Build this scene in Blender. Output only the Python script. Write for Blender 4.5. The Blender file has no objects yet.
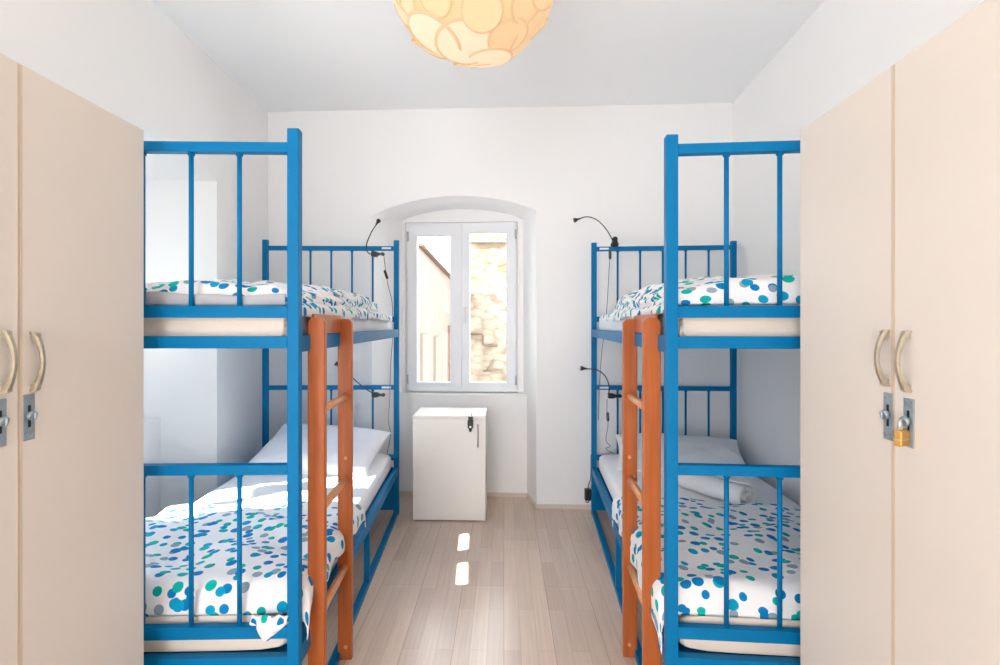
import bpy, bmesh, math, random
from mathutils import Vector, Matrix, noise
random.seed(7)
C = bpy.context.scene.collection
PI = math.pi
F, CX, HY, HC = 530.0, 488.0, 325.0, 1.26      # focal px, principal x, horizon y, camera height

def PX(px, Y): return (px - CX) / F * Y
def PZ(py, Y): return HC - (py - HY) / F * Y

# ------------------------------------------------------------ materials
def mat(name, col, rough=0.5, metal=0.0, bump=0.0, bscale=40.0, spec=0.5, var=0.0, vscale=3.0):
    m = bpy.data.materials.new(name); m.use_nodes = True
    nt = m.node_tree; b = nt.nodes['Principled BSDF']
    b.inputs['Base Color'].default_value = (*col, 1)
    b.inputs['Roughness'].default_value = rough
    b.inputs['Metallic'].default_value = metal
    b.inputs['Specular IOR Level'].default_value = spec
    tc = nt.nodes.new('ShaderNodeTexCoord')
    if bump > 0:
        n = nt.nodes.new('ShaderNodeTexNoise'); n.inputs['Scale'].default_value = bscale
        n.inputs['Detail'].default_value = 4
        nt.links.new(tc.outputs['Object'], n.inputs['Vector'])
        bp = nt.nodes.new('ShaderNodeBump'); bp.inputs['Strength'].default_value = bump
        bp.inputs['Distance'].default_value = 0.01
        nt.links.new(n.outputs['Fac'], bp.inputs['Height']); nt.links.new(bp.outputs['Normal'], b.inputs['Normal'])
    if var > 0:
        n2 = nt.nodes.new('ShaderNodeTexNoise'); n2.inputs['Scale'].default_value = vscale
        nt.links.new(tc.outputs['Object'], n2.inputs['Vector'])
        mx = nt.nodes.new('ShaderNodeMix'); mx.data_type = 'RGBA'
        mx.inputs['A'].default_value = (*col, 1)
        mx.inputs['B'].default_value = (*[c * (1 - var) for c in col], 1)
        nt.links.new(n2.outputs['Fac'], mx.inputs['Factor'])
        nt.links.new(mx.outputs['Result'], b.inputs['Base Color'])
    return m

M = {}
M['wall'] = mat('plaster', (.90, .895, .89), .9, bump=.12, bscale=9, spec=.2, var=.03, vscale=1.5)
M['ceil'] = mat('ceiling_paint', (.90, .905, .915), .9, bump=.05, bscale=9, spec=.2)
M['white'] = mat('white_paint', (.80, .82, .85), .35)
M['blue'] = mat('blue_enamel', (.0, .155, .365), .42, spec=.12, bump=.05, bscale=60)
M['cream'] = mat('cream_laminate', (.70, .645, .58), .38, var=.04, vscale=2)
M['cream_edge'] = mat('cream_edge', (.60, .49, .38), .5)
M['cabwhite'] = mat('white_laminate', (.86, .83, .78), .35)
M['sheet'] = mat('white_sheet', (.86, .86, .88), .85, bump=.35, bscale=7, spec=.2)
M['mattress'] = mat('sheet_end_shade', (.80, .71, .62), .9, bump=.2, bscale=12, spec=.2)  # cream stands for the shaded foot end of the sheet
M['towel'] = mat('towel_cloth', (.84, .84, .85), .95, bump=.6, bscale=160, spec=.1)
M['lining'] = mat('grey_lining', (.42, .43, .46), .9, bump=.3, bscale=20, spec=.2)
M['steel'] = mat('brushed_steel', (.52, .54, .55), .35, metal=.8)
M['plate'] = mat('zinc_plate', (.34, .40, .44), .45, metal=.6, bump=.2, bscale=200)
M['nickel'] = mat('worn_nickel', (.62, .55, .43), .32, metal=.75, var=.35, vscale=60)
M['brass'] = mat('brass', (.72, .42, .12), .35, metal=.75)
M['black'] = mat('black_plastic', (.012, .012, .014), .4)
M['grey'] = mat('grey_cable', (.16, .16, .17), .5)
M['sticker'] = mat('sticker_paper', (.75, .82, .88), .5)
M['base'] = mat('beige_skirting', (.68, .60, .52), .5)
M['sill'] = mat('sill_paint', (.85, .85, .84), .5)
M['cap'] = mat('plaster_outer', (.70, .66, .60), .9, bump=.2)

def wood_mat(name, c1, c2, rough):
    m = bpy.data.materials.new(name); m.use_nodes = True
    nt = m.node_tree; b = nt.nodes['Principled BSDF']; b.inputs['Roughness'].default_value = rough; b.inputs['Specular IOR Level'].default_value = .3
    tc = nt.nodes.new('ShaderNodeTexCoord'); mp = nt.nodes.new('ShaderNodeMapping')
    mp.inputs['Scale'].default_value = (30, 30, 2.0)
    n = nt.nodes.new('ShaderNodeTexNoise'); n.inputs['Scale'].default_value = 1.5; n.inputs['Detail'].default_value = 6
    r = nt.nodes.new('ShaderNodeValToRGB')
    r.color_ramp.elements[0].color = (*c1, 1); r.color_ramp.elements[0].position = .3
    r.color_ramp.elements[1].color = (*c2, 1); r.color_ramp.elements[1].position = .7
    nt.links.new(tc.outputs['Object'], mp.inputs['Vector']); nt.links.new(mp.outputs['Vector'], n.inputs['Vector'])
    nt.links.new(n.outputs['Fac'], r.inputs['Fac']); nt.links.new(r.outputs['Color'], b.inputs['Base Color'])
    return m
M['ladder'] = wood_mat('varnished_pine', (.36, .088, .02), (.48, .133, .036), .35)
M['rung'] = wood_mat('pine_highlight', (.66, .27, .11), (.74, .36, .17), .35)  # lighter pine, the highlight on the rungs is put into the colour

def floor_mat():
    m = bpy.data.materials.new('laminate_floor'); m.use_nodes = True
    nt = m.node_tree; b = nt.nodes['Principled BSDF']; L = nt.links.new
    tc = nt.nodes.new('ShaderNodeTexCoord'); mp = nt.nodes.new('ShaderNodeMapping')
    mp.inputs['Rotation'].default_value = (0, 0, PI / 2 + .03)
    L(tc.outputs['Object'], mp.inputs['Vector'])
    def brick(w, h, c1, c2, mortar, off=.37):
        k = nt.nodes.new('ShaderNodeTexBrick')
        k.offset = off; k.offset_frequency = 2; k.squash = 1
        k.inputs['Scale'].default_value = 1; k.inputs['Brick Width'].default_value = w; k.inputs['Row Height'].default_value = h
        k.inputs['Mortar Size'].default_value = mortar; k.inputs['Mortar Smooth'].default_value = .2
        k.inputs['Color1'].default_value = (*c1, 1); k.inputs['Color2'].default_value = (*c2, 1)
        k.inputs['Mortar'].default_value = (.50, .38, .29, 1)
        L(mp.outputs['Vector'], k.inputs['Vector']); return k
    k1 = brick(.47, .066, (.76, .595, .475), (.67, .51, .40), .0006)
    k2 = brick(1.28, .198, (1, 1, 1), (.90, .90, .92), .0012, .43)
    k2.inputs['Mortar'].default_value = (.7, .65, .6, 1)
    mx = nt.nodes.new('ShaderNodeMix'); mx.data_type = 'RGBA'; mx.blend_type = 'MULTIPLY'; mx.inputs['Factor'].default_value = 1
    L(k1.outputs['Color'], mx.inputs['A']); L(k2.outputs['Color'], mx.inputs['B'])
    mp2 = nt.nodes.new('ShaderNodeMapping'); mp2.inputs['Scale'].default_value = (3, 90, 1)
    L(mp.outputs['Vector'], mp2.inputs['Vector'])
    n = nt.nodes.new('ShaderNodeTexNoise'); n.inputs['Scale'].default_value = 1; n.inputs['Detail'].default_value = 5
    L(mp2.outputs['Vector'], n.inputs['Vector'])
    mr = nt.nodes.new('ShaderNodeMapRange'); mr.inputs['To Min'].default_value = .84; mr.inputs['To Max'].default_value = 1.14
    L(n.outputs['Fac'], mr.inputs['Value'])
    mx2 = nt.nodes.new('ShaderNodeMix'); mx2.data_type = 'RGBA'; mx2.blend_type = 'MULTIPLY'; mx2.inputs['Factor'].default_value = 1
    L(mx.outputs['Result'], mx2.inputs['A']); L(mr.outputs['Result'], mx2.inputs['B'])
    L(mx2.outputs['Result'], b.inputs['Base Color'])
    b.inputs['Roughness'].default_value = .26; b.inputs['Specular IOR Level'].default_value = .45
    return m
M['floor'] = floor_mat()

def dots_mat():
    m = bpy.data.materials.new('dotted_cotton'); m.use_nodes = True
    nt = m.node_tree; b = nt.nodes['Principled BSDF']; L = nt.links.new
    b.inputs['Roughness'].default_value = .9; b.inputs['Specular IOR Level'].default_value = .2
    tc = nt.nodes.new('ShaderNodeTexCoord')
    prev = None
    for k, (sc, off, rad) in enumerate(((19, (0, 0, 0), .31), (16.5, (3.3, 7.1, 0), .28))):
        mp = nt.nodes.new('ShaderNodeMapping'); mp.inputs['Location'].default_value = off
        L(tc.outputs['UV'], mp.inputs['Vector'])
        v = nt.nodes.new('ShaderNodeTexVoronoi'); v.voronoi_dimensions = '2D'; v.feature = 'F1'
        v.inputs['Scale'].default_value = sc; v.inputs['Randomness'].default_value = .75
        L(mp.outputs['Vector'], v.inputs['Vector'])
        sep = nt.nodes.new('ShaderNodeSeparateColor'); L(v.outputs['Color'], sep.inputs['Color'])
        # radius varies, one cell in three stays empty
        mr = nt.nodes.new('ShaderNodeMapRange')
        mr.inputs['From Min'].default_value = 0; mr.inputs['From Max'].default_value = 1
        mr.inputs['To Min'].default_value = rad * .72; mr.inputs['To Max'].default_value = rad * 1.05
        L(sep.outputs['Green'], mr.inputs['Value'])
        lt = nt.nodes.new('ShaderNodeMath'); lt.operation = 'LESS_THAN'
        L(v.outputs['Distance'], lt.inputs[0]); L(mr.outputs['Result'], lt.inputs[1])
        pr = nt.nodes.new('ShaderNodeMath'); pr.operation = 'LESS_THAN'; pr.inputs[1].default_value = (.82, .48)[k]
        L(sep.outputs['Blue'], pr.inputs[0])
        mu = nt.nodes.new('ShaderNodeMath'); mu.operation = 'MULTIPLY'
        L(lt.outputs[0], mu.inputs[0]); L(pr.outputs[0], mu.inputs[1])
        r = nt.nodes.new('ShaderNodeValToRGB'); r.color_ramp.interpolation = 'CONSTANT'
        cols = [(0, (.0, .20, .50)), (.34, (.0, .42, .38)), (.62, (.0, .32, .55)), (.82, (.25, .36, .44))]
        e = r.color_ramp.elements; e[0].position = 0; e[0].color = (*cols[0][1], 1); e[1].position = cols[1][0]; e[1].color = (*cols[1][1], 1)
        for p, c in cols[2:]:
            q = e.new(p); q.color = (*c, 1)
        L(sep.outputs['Red'], r.inputs['Fac'])
        mx = nt.nodes.new('ShaderNodeMix'); mx.data_type = 'RGBA'
        L(mu.outputs[0], mx.inputs['Factor'])
        if prev is None: mx.inputs['A'].default_value = (.85, .85, .86, 1)
        else: L(prev.outputs['Result'], mx.inputs['A'])
        L(r.outputs['Color'], mx.inputs['B'])
        prev = mx
    L(prev.outputs['Result'], b.inputs['Base Color'])
    n = nt.nodes.new('ShaderNodeTexNoise'); n.inputs['Scale'].default_value = 9; n.inputs['Detail'].default_value = 3
    L(tc.outputs['UV'], n.inputs['Vector'])
    bp = nt.nodes.new('ShaderNodeBump'); bp.inputs['Strength'].default_value = .5; bp.inputs['Distance'].default_value = .02
    L(n.outputs['Fac'], bp.inputs['Height']); L(bp.outputs['Normal'], b.inputs['Normal'])
    return m
M['dots'] = dots_mat()

def glass_mat():
    m = bpy.data.materials.new('window_glass'); m.use_nodes = True
    nt = m.node_tree; nt.nodes.clear()
    o = nt.nodes.new('ShaderNodeOutputMaterial'); t = nt.nodes.new('ShaderNodeBsdfTransparent')
    g = nt.nodes.new('ShaderNodeBsdfGlossy'); g.inputs['Roughness'].default_value = .03
    t.inputs['Color'].default_value = (.96, .97, .97, 1)
    fr = nt.nodes.new('ShaderNodeFresnel'); fr.inputs['IOR'].default_value = 1.2
    mx = nt.nodes.new('ShaderNodeMixShader')
    nt.links.new(fr.outputs[0], mx.inputs[0]); nt.links.new(t.outputs[0], mx.inputs[1]); nt.links.new(g.outputs[0], mx.inputs[2])
    nt.links.new(mx.outputs[0], o.inputs['Surface']); return m
M['glass'] = glass_mat()

def emis(name, base, col, st):
    m = mat(name, base, .6); b = m.node_tree.nodes['Principled BSDF']
    b.inputs['Emission Color'].default_value = (*col, 1); b.inputs['Emission Strength'].default_value = st
    return m
LS = .85
M['shade_a'] = emis('shade_light', (.35, .3, .22), (1.0, .68, .36), .72 * LS)
M['shade_b'] = emis('shade_mid', (.35, .3, .2), (1.0, .62, .30), .70 * LS)
M['shade_c'] = emis('shade_rim', (.35, .27, .18), (1.0, .55, .25), .60 * LS)
M['shade_d'] = emis('shade_pale', (.35, .3, .25), (1.0, .77, .50), .80 * LS)

def stone_mat():
    m = bpy.data.materials.new('rubble_stone'); m.use_nodes = True
    nt = m.node_tree; b = nt.nodes['Principled BSDF']; L = nt.links.new
    b.inputs['Roughness'].default_value = .95
    tc = nt.nodes.new('ShaderNodeTexCoord'); mp = nt.nodes.new('ShaderNodeMapping'); mp.inputs['Scale'].default_value = (7, 7, 11)
    L(tc.outputs['Object'], mp.inputs['Vector'])
    v = nt.nodes.new('ShaderNodeTexVoronoi'); v.feature = 'F1'; v.inputs['Scale'].default_value = 1.0
    L(mp.outputs['Vector'], v.inputs['Vector'])
    r = nt.nodes.new('ShaderNodeValToRGB')
    r.color_ramp.elements[0].color = (.21, .175, .13, 1); r.color_ramp.elements[1].color = (.13, .095, .06, 1)
    r.color_ramp.elements[0].position = .35; r.color_ramp.elements[1].position = .8
    L(v.outputs['Distance'], r.inputs['Fac'])
    n = nt.nodes.new('ShaderNodeTexNoise'); n.inputs['Scale'].default_value = 1.1; n.inputs['Detail'].default_value = 6
    L(tc.outputs['Object'], n.inputs['Vector'])
    r2 = nt.nodes.new('ShaderNodeValToRGB')
    r2.color_ramp.elements[0].color = (.55, .38, .2, 1); r2.color_ramp.elements[1].color = (1, 1, 1, 1)
    r2.color_ramp.elements[0].position = .3; r2.color_ramp.elements[1].position = .5
    L(n.outputs['Fac'], r2.inputs['Fac'])
    mx = nt.nodes.new('ShaderNodeMix'); mx.data_type = 'RGBA'; mx.blend_type = 'MULTIPLY'; mx.inputs['Factor'].default_value = .8
    L(r.outputs['Color'], mx.inputs['A']); L(r2.outputs['Color'], mx.inputs['B'])
    L(mx.outputs['Result'], b.inputs['Base Color'])
    bp = nt.nodes.new('ShaderNodeBump'); bp.inputs['Strength'].default_value = .6; bp.inputs['Distance'].default_value = .05
    L(v.outputs['Distance'], bp.inputs['Height']); bp.invert = True
    L(bp.outputs['Normal'], b.inputs['Normal'])
    return m
M['stone'] = stone_mat()
M['stucco'] = mat('pale_stucco', (.19, .165, .14), .95, bump=.3, bscale=4, var=.2, vscale=1.3)
M['tile'] = mat('roof_tile', (.10, .055, .03), .9, bump=.6, bscale=8, var=.3)
M['shutter'] = mat('ochre_shutter', (.12, .07, .04), .7)
M['pave'] = mat('street_stone', (.75, .72, .66), .9)

# ------------------------------------------------------------ mesh helpers
class MB:
    def __init__(s): s.bm = bmesh.new(); s.uv = None
    def box(s, x0, x1, y0, y1, z0, z1, bev=0.0, mtx=None, mi=0):
        if x0 > x1: x0, x1 = x1, x0
        if y0 > y1: y0, y1 = y1, y0
        if z0 > z1: z0, z1 = z1, z0
        r = bmesh.ops.create_cube(s.bm, size=1)
        vs = r['verts']
        bmesh.ops.scale(s.bm, vec=(x1 - x0, y1 - y0, z1 - z0), verts=vs)
        bmesh.ops.translate(s.bm, vec=((x0 + x1) / 2, (y0 + y1) / 2, (z0 + z1) / 2), verts=vs)
        fs = list({f for v in vs for f in v.link_faces})
        if bev > 0:
            es = list({e for v in vs for e in v.link_edges})
            rb = bmesh.ops.bevel(s.bm, geom=es, offset=bev, segments=2, profile=.6, affect='EDGES')
            fs = rb['faces']; vs = list({v for v in vs if v.is_valid} | {v for f in rb['faces'] for v in f.verts})
            # bevel keeps the flat faces too
            fs = list({f for v in vs for f in v.link_faces})
        for f in fs: f.material_index = mi
        if mtx is not None: bmesh.ops.transform(s.bm, matrix=mtx, verts=vs)
        return vs
    def tube(s, pts, r, seg=10, caps=True, mi=0):
        pts = [Vector(p) for p in pts]; n = len(pts); rings = []
        rr = r if isinstance(r, (list, tuple)) else [r] * n
        up = Vector((0, 0, 1)); prev = None
        for i, p in enumerate(pts):
            d = (pts[min(i + 1, n - 1)] - pts[max(i - 1, 0)])
            if d.length < 1e-9: d = Vector((0, 0, 1))
            d.normalize()
            if prev is None:
                a = d.cross(up) if abs(d.dot(up)) < .95 else d.cross(Vector((1, 0, 0)))
            else: a = prev - d * prev.dot(d)
            a.normalize(); prev = a; b = d.cross(a)
            rings.append([s.bm.verts.new(p + (a * math.cos(2 * PI * k / seg) + b * math.sin(2 * PI * k / seg)) * rr[i]) for k in range(seg)])
        for i in range(n - 1):
            for k in range(seg):
                f = s.bm.faces.new((rings[i][k], rings[i][(k + 1) % seg], rings[i + 1][(k + 1) % seg], rings[i + 1][k])); f.smooth = True; f.material_index = mi
        if caps:
            s.bm.faces.new(rings[0][::-1]).material_index = mi; s.bm.faces.new(rings[-1]).material_index = mi
    def quad(s, *ps, mi=0):
        f = s.bm.faces.new([s.bm.verts.new(p) for p in ps]); f.material_index = mi; return f
    def prism(s, poly, fn0, fn1, mi=0):
        """poly list of 2D points, fn0/fn1 map them to 3D at both ends"""
        a = [s.bm.verts.new(fn0(p)) for p in poly]; b = [s.bm.verts.new(fn1(p)) for p in poly]
        s.bm.faces.new(a[::-1]).material_index = mi; s.bm.faces.new(b).material_index = mi
        for i in range(len(poly)):
            j = (i + 1) % len(poly); s.bm.faces.new((a[i], a[j], b[j], b[i])).material_index = mi
    def build(s, name, mats, parent=None, loc=None, rotz=0.0, smooth=False, fix=True, center=False):
        if fix: bmesh.ops.recalc_face_normals(s.bm, faces=s.bm.faces)
        me = bpy.data.meshes.new(name); 
        off = Vector((0, 0, 0))
        if center:
            bb = [v.co for v in s.bm.verts]
            off = Vector(((min(v.x for v in bb) + max(v.x for v in bb)) / 2, (min(v.y for v in bb) + max(v.y for v in bb)) / 2, min(v.z for v in bb)))
            for v in s.bm.verts: v.co -= off
        s.bm.to_mesh(me); s.bm.free()
        if smooth:
            for p in me.polygons: p.use_smooth = True
        for m in (mats if isinstance(mats, (list, tuple)) else [mats]): me.materials.append(m)
        o = bpy.data.objects.new(name, me); C.objects.link(o)
        R = Matrix.Rotation(rotz, 3, 'Z')
        if parent is not None:
            o.parent = parent; o.location = off
        else:
            l = Vector(loc) if loc is not None else Vector((0, 0, 0))
            o.location = l + R @ off; o.rotation_euler = (0, 0, rotz)
        return o

def tag(o, label, cat, group=None, kind=None):
    if label: o['label'] = label
    if cat: o['category'] = cat
    if group: o['group'] = group
    if kind: o['kind'] = kind
    return o
def empty(name, loc, rotz=0.0):
    o = bpy.data.objects.new(name, None); C.objects.link(o); o.location = loc; o.rotation_euler = (0, 0, rotz)
    o.empty_display_size = .1; return o
def struct(o): o['kind'] = 'structure'; return o

def grid(name, fn, nu, nv, m, uvfn=None, sub=0, solid=0.0, parent=None, loc=None, rotz=0, closed_u=False, center=True):
    b = MB(); uvl = b.bm.loops.layers.uv.new('UVMap')
    V = [[b.bm.verts.new(fn(i / nu, j / nv)) for j in range(nv + 1)] for i in range(nu + 1)]
    cu, cv = [0.0], [0.0]      # cloth coordinates in metres, so that the print keeps its size over folds
    for i in range(nu): cu.append(cu[-1] + (V[i + 1][nv // 2].co - V[i][nv // 2].co).length)
    for j in range(nv): cv.append(cv[-1] + (V[nu // 2][j + 1].co - V[nu // 2][j].co).length)
    uv0 = uvfn(0, 0) if uvfn else (0, 0)
    for i in range(nu):
        for j in range(nv):
            f = b.bm.faces.new((V[i][j], V[i + 1][j], V[i + 1][j + 1], V[i][j + 1])); f.smooth = True
            for lp, (a, c) in zip(f.loops, ((i, j), (i + 1, j), (i + 1, j + 1), (i, j + 1))):
                lp[uvl].uv = (cu[a] + uv0[0], cv[c] + uv0[1])
    o = b.build(name, m, parent, loc, rotz, fix=True, center=center)
    if solid:
        md = o.modifiers.new('solid', 'SOLIDIFY'); md.thickness = solid; md.offset = 0
    if sub:
        md = o.modifiers.new('sub', 'SUBSURF'); md.levels = sub; md.render_levels = sub
    return o

def sm(x, a, b):
    t = max(0, min(1, (x - a) / (b - a))); return t * t * (3 - 2 * t)

# ------------------------------------------------------------ room shell
HCEIL = 2.763
YREAR = -1.7
Lc = Vector((PX(268, 3.74), 3.74)); Rc = Vector((PX(733, 3.588), 3.588))
def lx(Y): return Lc.x - .008 * (Lc.y - Y)
def rx(Y): return Rc.x - .088 * (Rc.y - Y)

b = MB(); b.box(-2.6, 2.6, YREAR, 4.6, -.1, 0); struct(b.build('floor', M['floor'], None))
b = MB(); b.box(-2.6, 2.6, YREAR, 4.6, HCEIL, HCEIL + .15); struct(b.build('ceiling', M['ceil'], None))

def wall_niche(name, O, t, n, length, a0, a1, b0, b1, zs0, zs1, zp, zis, zip_, dw, win, start=0.0):
    """wall whose front face has an arched alcove; a = distance along t, d = depth along n.
    win=(w0,w1,z0,z1) opening in the outer leaf at depth dw"""
    def P(a, z, d): return Vector((O.x + t.x * a + n.x * d, O.y + t.y * a + n.y * d, z))
    N = 24; fr = []; bk = []
    fr.append((a0, 0)); bk.append((b0, 0))
    for i in range(N + 1):
        q = i / N; arch = 1 - (2 * q - 1) ** 2
        arch = arch ** .9
        fr.append((a0 + (a1 - a0) * q, zs0 + (zs1 - zs0) * q + (zp - (zs0 + zs1) / 2) * arch))
        bk.append((b0 + (b1 - b0) * q, zis + (zip_ - zis) * arch))
    fr.append((a1, 0)); bk.append((b1, 0))
    m = MB()
    m.quad(P(start, 0, 0), P(a0, 0, 0), P(a0, HCEIL, 0), P(start, HCEIL, 0))
    m.quad(P(a1, 0, 0), P(length, 0, 0), P(length, HCEIL, 0), P(a1, HCEIL, 0))
    for i in range(1, N + 1):
        (x0, z0), (x1, z1) = fr[i], fr[i + 1]
        m.quad(P(x0, z0, 0), P(x1, z1, 0), P(x1, HCEIL, 0), P(x0, HCEIL, 0))
    for i in range(len(fr) - 1):
        (x0, z0), (x1, z1) = fr[i], fr[i + 1]; (u0, w0), (u1, w1) = bk[i], bk[i + 1]
        q = m.quad(P(x0, z0, 0), P(x1, z1, 0), P(u1, w1, dw), P(u0, w0, dw))
        if 0 < i < len(fr) - 2: q.smooth = True
    w0, w1, z0, z1 = win; T = .14
    for (p0, p1, q0, q1) in ((start, w0, 0, HCEIL), (w1, length, 0, HCEIL), (w0, w1, 0, z0), (w0, w1, z1, HCEIL)):
        m.prism([(p0, q0), (p1, q0), (p1, q1), (p0, q1)], lambda p: P(p[0], p[1], dw), lambda p: P(p[0], p[1], dw + T))
    bmesh.ops.remove_doubles(m.bm, verts=m.bm.verts, dist=1e-5)
    o = m.build(name, M['wall'], None); struct(o)
    return P

# back wall: along +x-ish, outward +y
t = (Rc - Lc); LB = t.length; t = t.normalized(); n = Vector((-t.y, t.x))
def a_of(px, d=0.0):
    # distance along back wall for a pixel column at depth d
    k = (px - CX) / F
    # Lc + t a + n d : x = k*y
    return -((Lc.x + n.x * d) - k * (Lc.y + n.y * d)) / (t.x - k * t.y)
DW = .33
wb0, wb1 = a_of(405.5, DW), a_of(518.0, DW)
Ywin = Lc.y + t.y * (wb0 + wb1) / 2 + n.y * DW
Zs, Zt = PZ(392.3, Ywin), PZ(222, Ywin)
PB = wall_niche('wall_back', Lc, t, n, LB + .3, a_of(372), a_of(536.5), a_of(402, DW), a_of(523.5, DW),
                PZ(215, 3.68), PZ(211, 3.66), PZ(195.5, 3.67), Zt + .015, PZ(209, 4.0), DW, (wb0, wb1, Zs, Zt), start=-.3)
# parapet below the window
m = MB()
dp = .235
e0, e1 = a_of(372) + .015, a_of(527.5, dp) + .035
m.prism([(e0, 0), (e1, 0), (e1, Zs - .012), (e0, Zs - .012)], lambda p: PB(p[0], p[1], dp), lambda p: PB(p[0], p[1], DW + .02))
struct(m.build('wall_parapet', M['wall']))
m = MB()
m.prism([(e0, Zs - .012), (e1, Zs - .012), (e1, Zs), (e0, Zs)], lambda p: PB(p[0], p[1], dp - .008), lambda p: PB(p[0], p[1], DW + .03))
struct(m.build('trim_1', M['sill']))

# left wall: a from the back corner towards the camera, outward -x
tl = Vector((lx(-1.7) - Lc.x, -1.7 - Lc.y)); LL = tl.length; tl = tl.normalized(); nl = Vector((tl.y, -tl.x))
DL = .33
YL = lambda Y: Lc.y - Y
PL = wall_niche('wall_left', Lc, tl, nl, LL, YL(3.045), YL(1.60), YL(2.86), YL(1.68),
                2.083, 1.93, 2.160, 2.05, 2.10, DL, (YL(2.57), YL(1.73), Zs, 2.03), start=-.75)
m = MB()
m.prism([(YL(2.93), 0), (YL(1.63), 0), (YL(1.63), Zs), (YL(2.93), Zs)], lambda p: PL(p[0], p[1], .24), lambda p: PL(p[0], p[1], DL + .02))
struct(m.build('wall_parapet.001', M['wall']))

# right wall
m = MB()
r0, r1 = Vector((rx(3.9), 3.9)), Vector((rx(YREAR), YREAR))
m.prism([(r0.x, r0.y), (r1.x, r1.y), (r1.x + .3, r1.y), (r0.x + .3, r0.y)], lambda p: Vector((p[0], p[1], 0)), lambda p: Vector((p[0], p[1], HCEIL)))
struct(m.build('wall_right', M['wall']))

# baseboards of the back wall: left piece, right piece, parapet piece
def base_run(name, P, a0, a1, d, h=.028, th=.012):
    m = MB()
    m.prism([(a0, 0), (a1, 0), (a1, h), (a0, h)], lambda p: P(p[0], p[1], d - th), lambda p: P(p[0], p[1], d - .0005))
    struct(m.build(name, M['base']))
base_run('baseboard_back', PB, 0, a_of(372), 0)
base_run('baseboard_back.001', PB, a_of(536.5), LB, 0)
base_run('baseboard_back.002', PB, a_of(390, dp), a_of(527.5, dp), dp)
# along the splayed alcove cheek
m = MB()
p0 = PB(a_of(536.5), 0, 0); p1 = PB(a_of(527.6, dp), 0, dp); dv = (p1 - p0).normalized(); sv = Vector((-dv.y, dv.x, 0)) * .012
for q in [(p0, p1)]:
    z = Vector((0, 0, .028))
    m.prism([(0, 0), (1, 0), (1, 1), (0, 1)], lambda p: p0 + (p1 - p0) * p[0] + z * p[1], lambda p: p0 + (p1 - p0) * p[0] + z * p[1] + sv)
struct(m.build('baseboard_back.003', M['base']))
m = MB()
m.prism([(0, 0), (1, 0), (1, .028), (0, .028)], lambda p: Vector((rx(3.58 - 5.2 * p[0]) - .0005, 3.58 - 5.2 * p[0], p[1])), lambda p: Vector((rx(3.58 - 5.2 * p[0]) - .012, 3.58 - 5.2 * p[0], p[1])))
struct(m.build('baseboard_right', M['base']))

# ------------------------------------------------------------ windows
def window(name, P, d, w0, w1, z0, z1, flip=False):
    """two-leaf casement set in the opening"""
    def bx(m, a0, a1, zz0, zz1, d0, d1):
        m.prism([(a0, zz0), (a1, zz0), (a1, zz1), (a0, zz1)], lambda p: P(p[0], p[1], d0), lambda p: P(p[0], p[1], d1))
    W = w1 - w0; fw = .026; mid = (w0 + w1) / 2 + .004
    m = MB()
    bx(m, w0, w0 + fw, z0, z1, d + .02, d + .09); bx(m, w1 - fw, w1, z0, z1, d + .02, d + .09)
    bx(m, w0 + fw, w1 - fw, z1 - fw, z1, d + .02, d + .09); bx(m, w0 + fw, w1 - fw, z0, z0 + .02, d + .02, d + .09)
    root = m.build(name, M['white']); struct(root)
    for k, (a0, a1) in enumerate(((w0 + .018, mid - .001), (mid + .001, w1 - .016))):
        m = MB(); st = .072 if k == 0 else .070; br = .058; c = .008
        sr = .086 if k == 0 else .072
        sl = st if k == 0 else .058
        zz0, zz1 = z0 + .006, z1 - (.018 if k == 0 else .008)
        tb = .085 if k == 0 else .075
        bx(m, a0, a0 + sl, zz0, zz1, d - .01, d + .045); bx(m, a1 - sr, a1, zz0, zz1, d - .01, d + .045)
        bx(m, a0 + sl, a1 - sr, zz1 - tb, zz1, d - .01, d + .045); bx(m, a0 + sl, a1 - sr, zz0, zz0 + .07, d - .01, d + .045)
        # raised bead round the glass
        g0, g1, h0, h1 = a0 + sl, a1 - sr, zz0 + .07, zz1 - tb
        for (q0, q1, r0_, r1_) in ((g0 - .012, g0, h0 - .012, h1 + .012), (g1, g1 + .012, h0 - .012, h1 + .012), (g0, g1, h1, h1 + .012), (g0, g1, h0 - .012, h0)):
            bx(m, q0, q1, r0_, r1_, d - .016, d)
        s = m.build('sash', M['white'], root)
        m = MB(); bx(m, g0 - .004, g1 + .004, h0 - .004, h1 + .004, d + .016, d + .022); m.build('pane', M['glass'], s)
        m = MB()
        ah = a0 + .002 if k == 0 else a1 - .002
        for zh in (zz0 + .09, zz1 - .09):
            m.tube([P(ah, zh - .035, d - .016), P(ah, zh + .035, d - .016)], .007, 8)
        m.build('hinge', M['steel'], s)
    m = MB()
    zc = (z0 + z1) / 2 - .02
    bx(m, mid + .014, mid + .034, zc - .035, zc + .035, d - .02, d - .008)
    m.tube([P(mid + .024, zc + .01, d - .018), P(mid + .024, zc + .01, d - .045), P(mid + .024, zc - .005, d - .05), P(mid + .024, zc - .10, d - .05)], .007, 8)
    m.build('handle', M['white'], root)
window('window_1', PB, DW, wb0, wb1, Zs, Zt)
window('window_2', PL, DL, YL(2.57), YL(1.73), Zs, 2.03)

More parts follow.
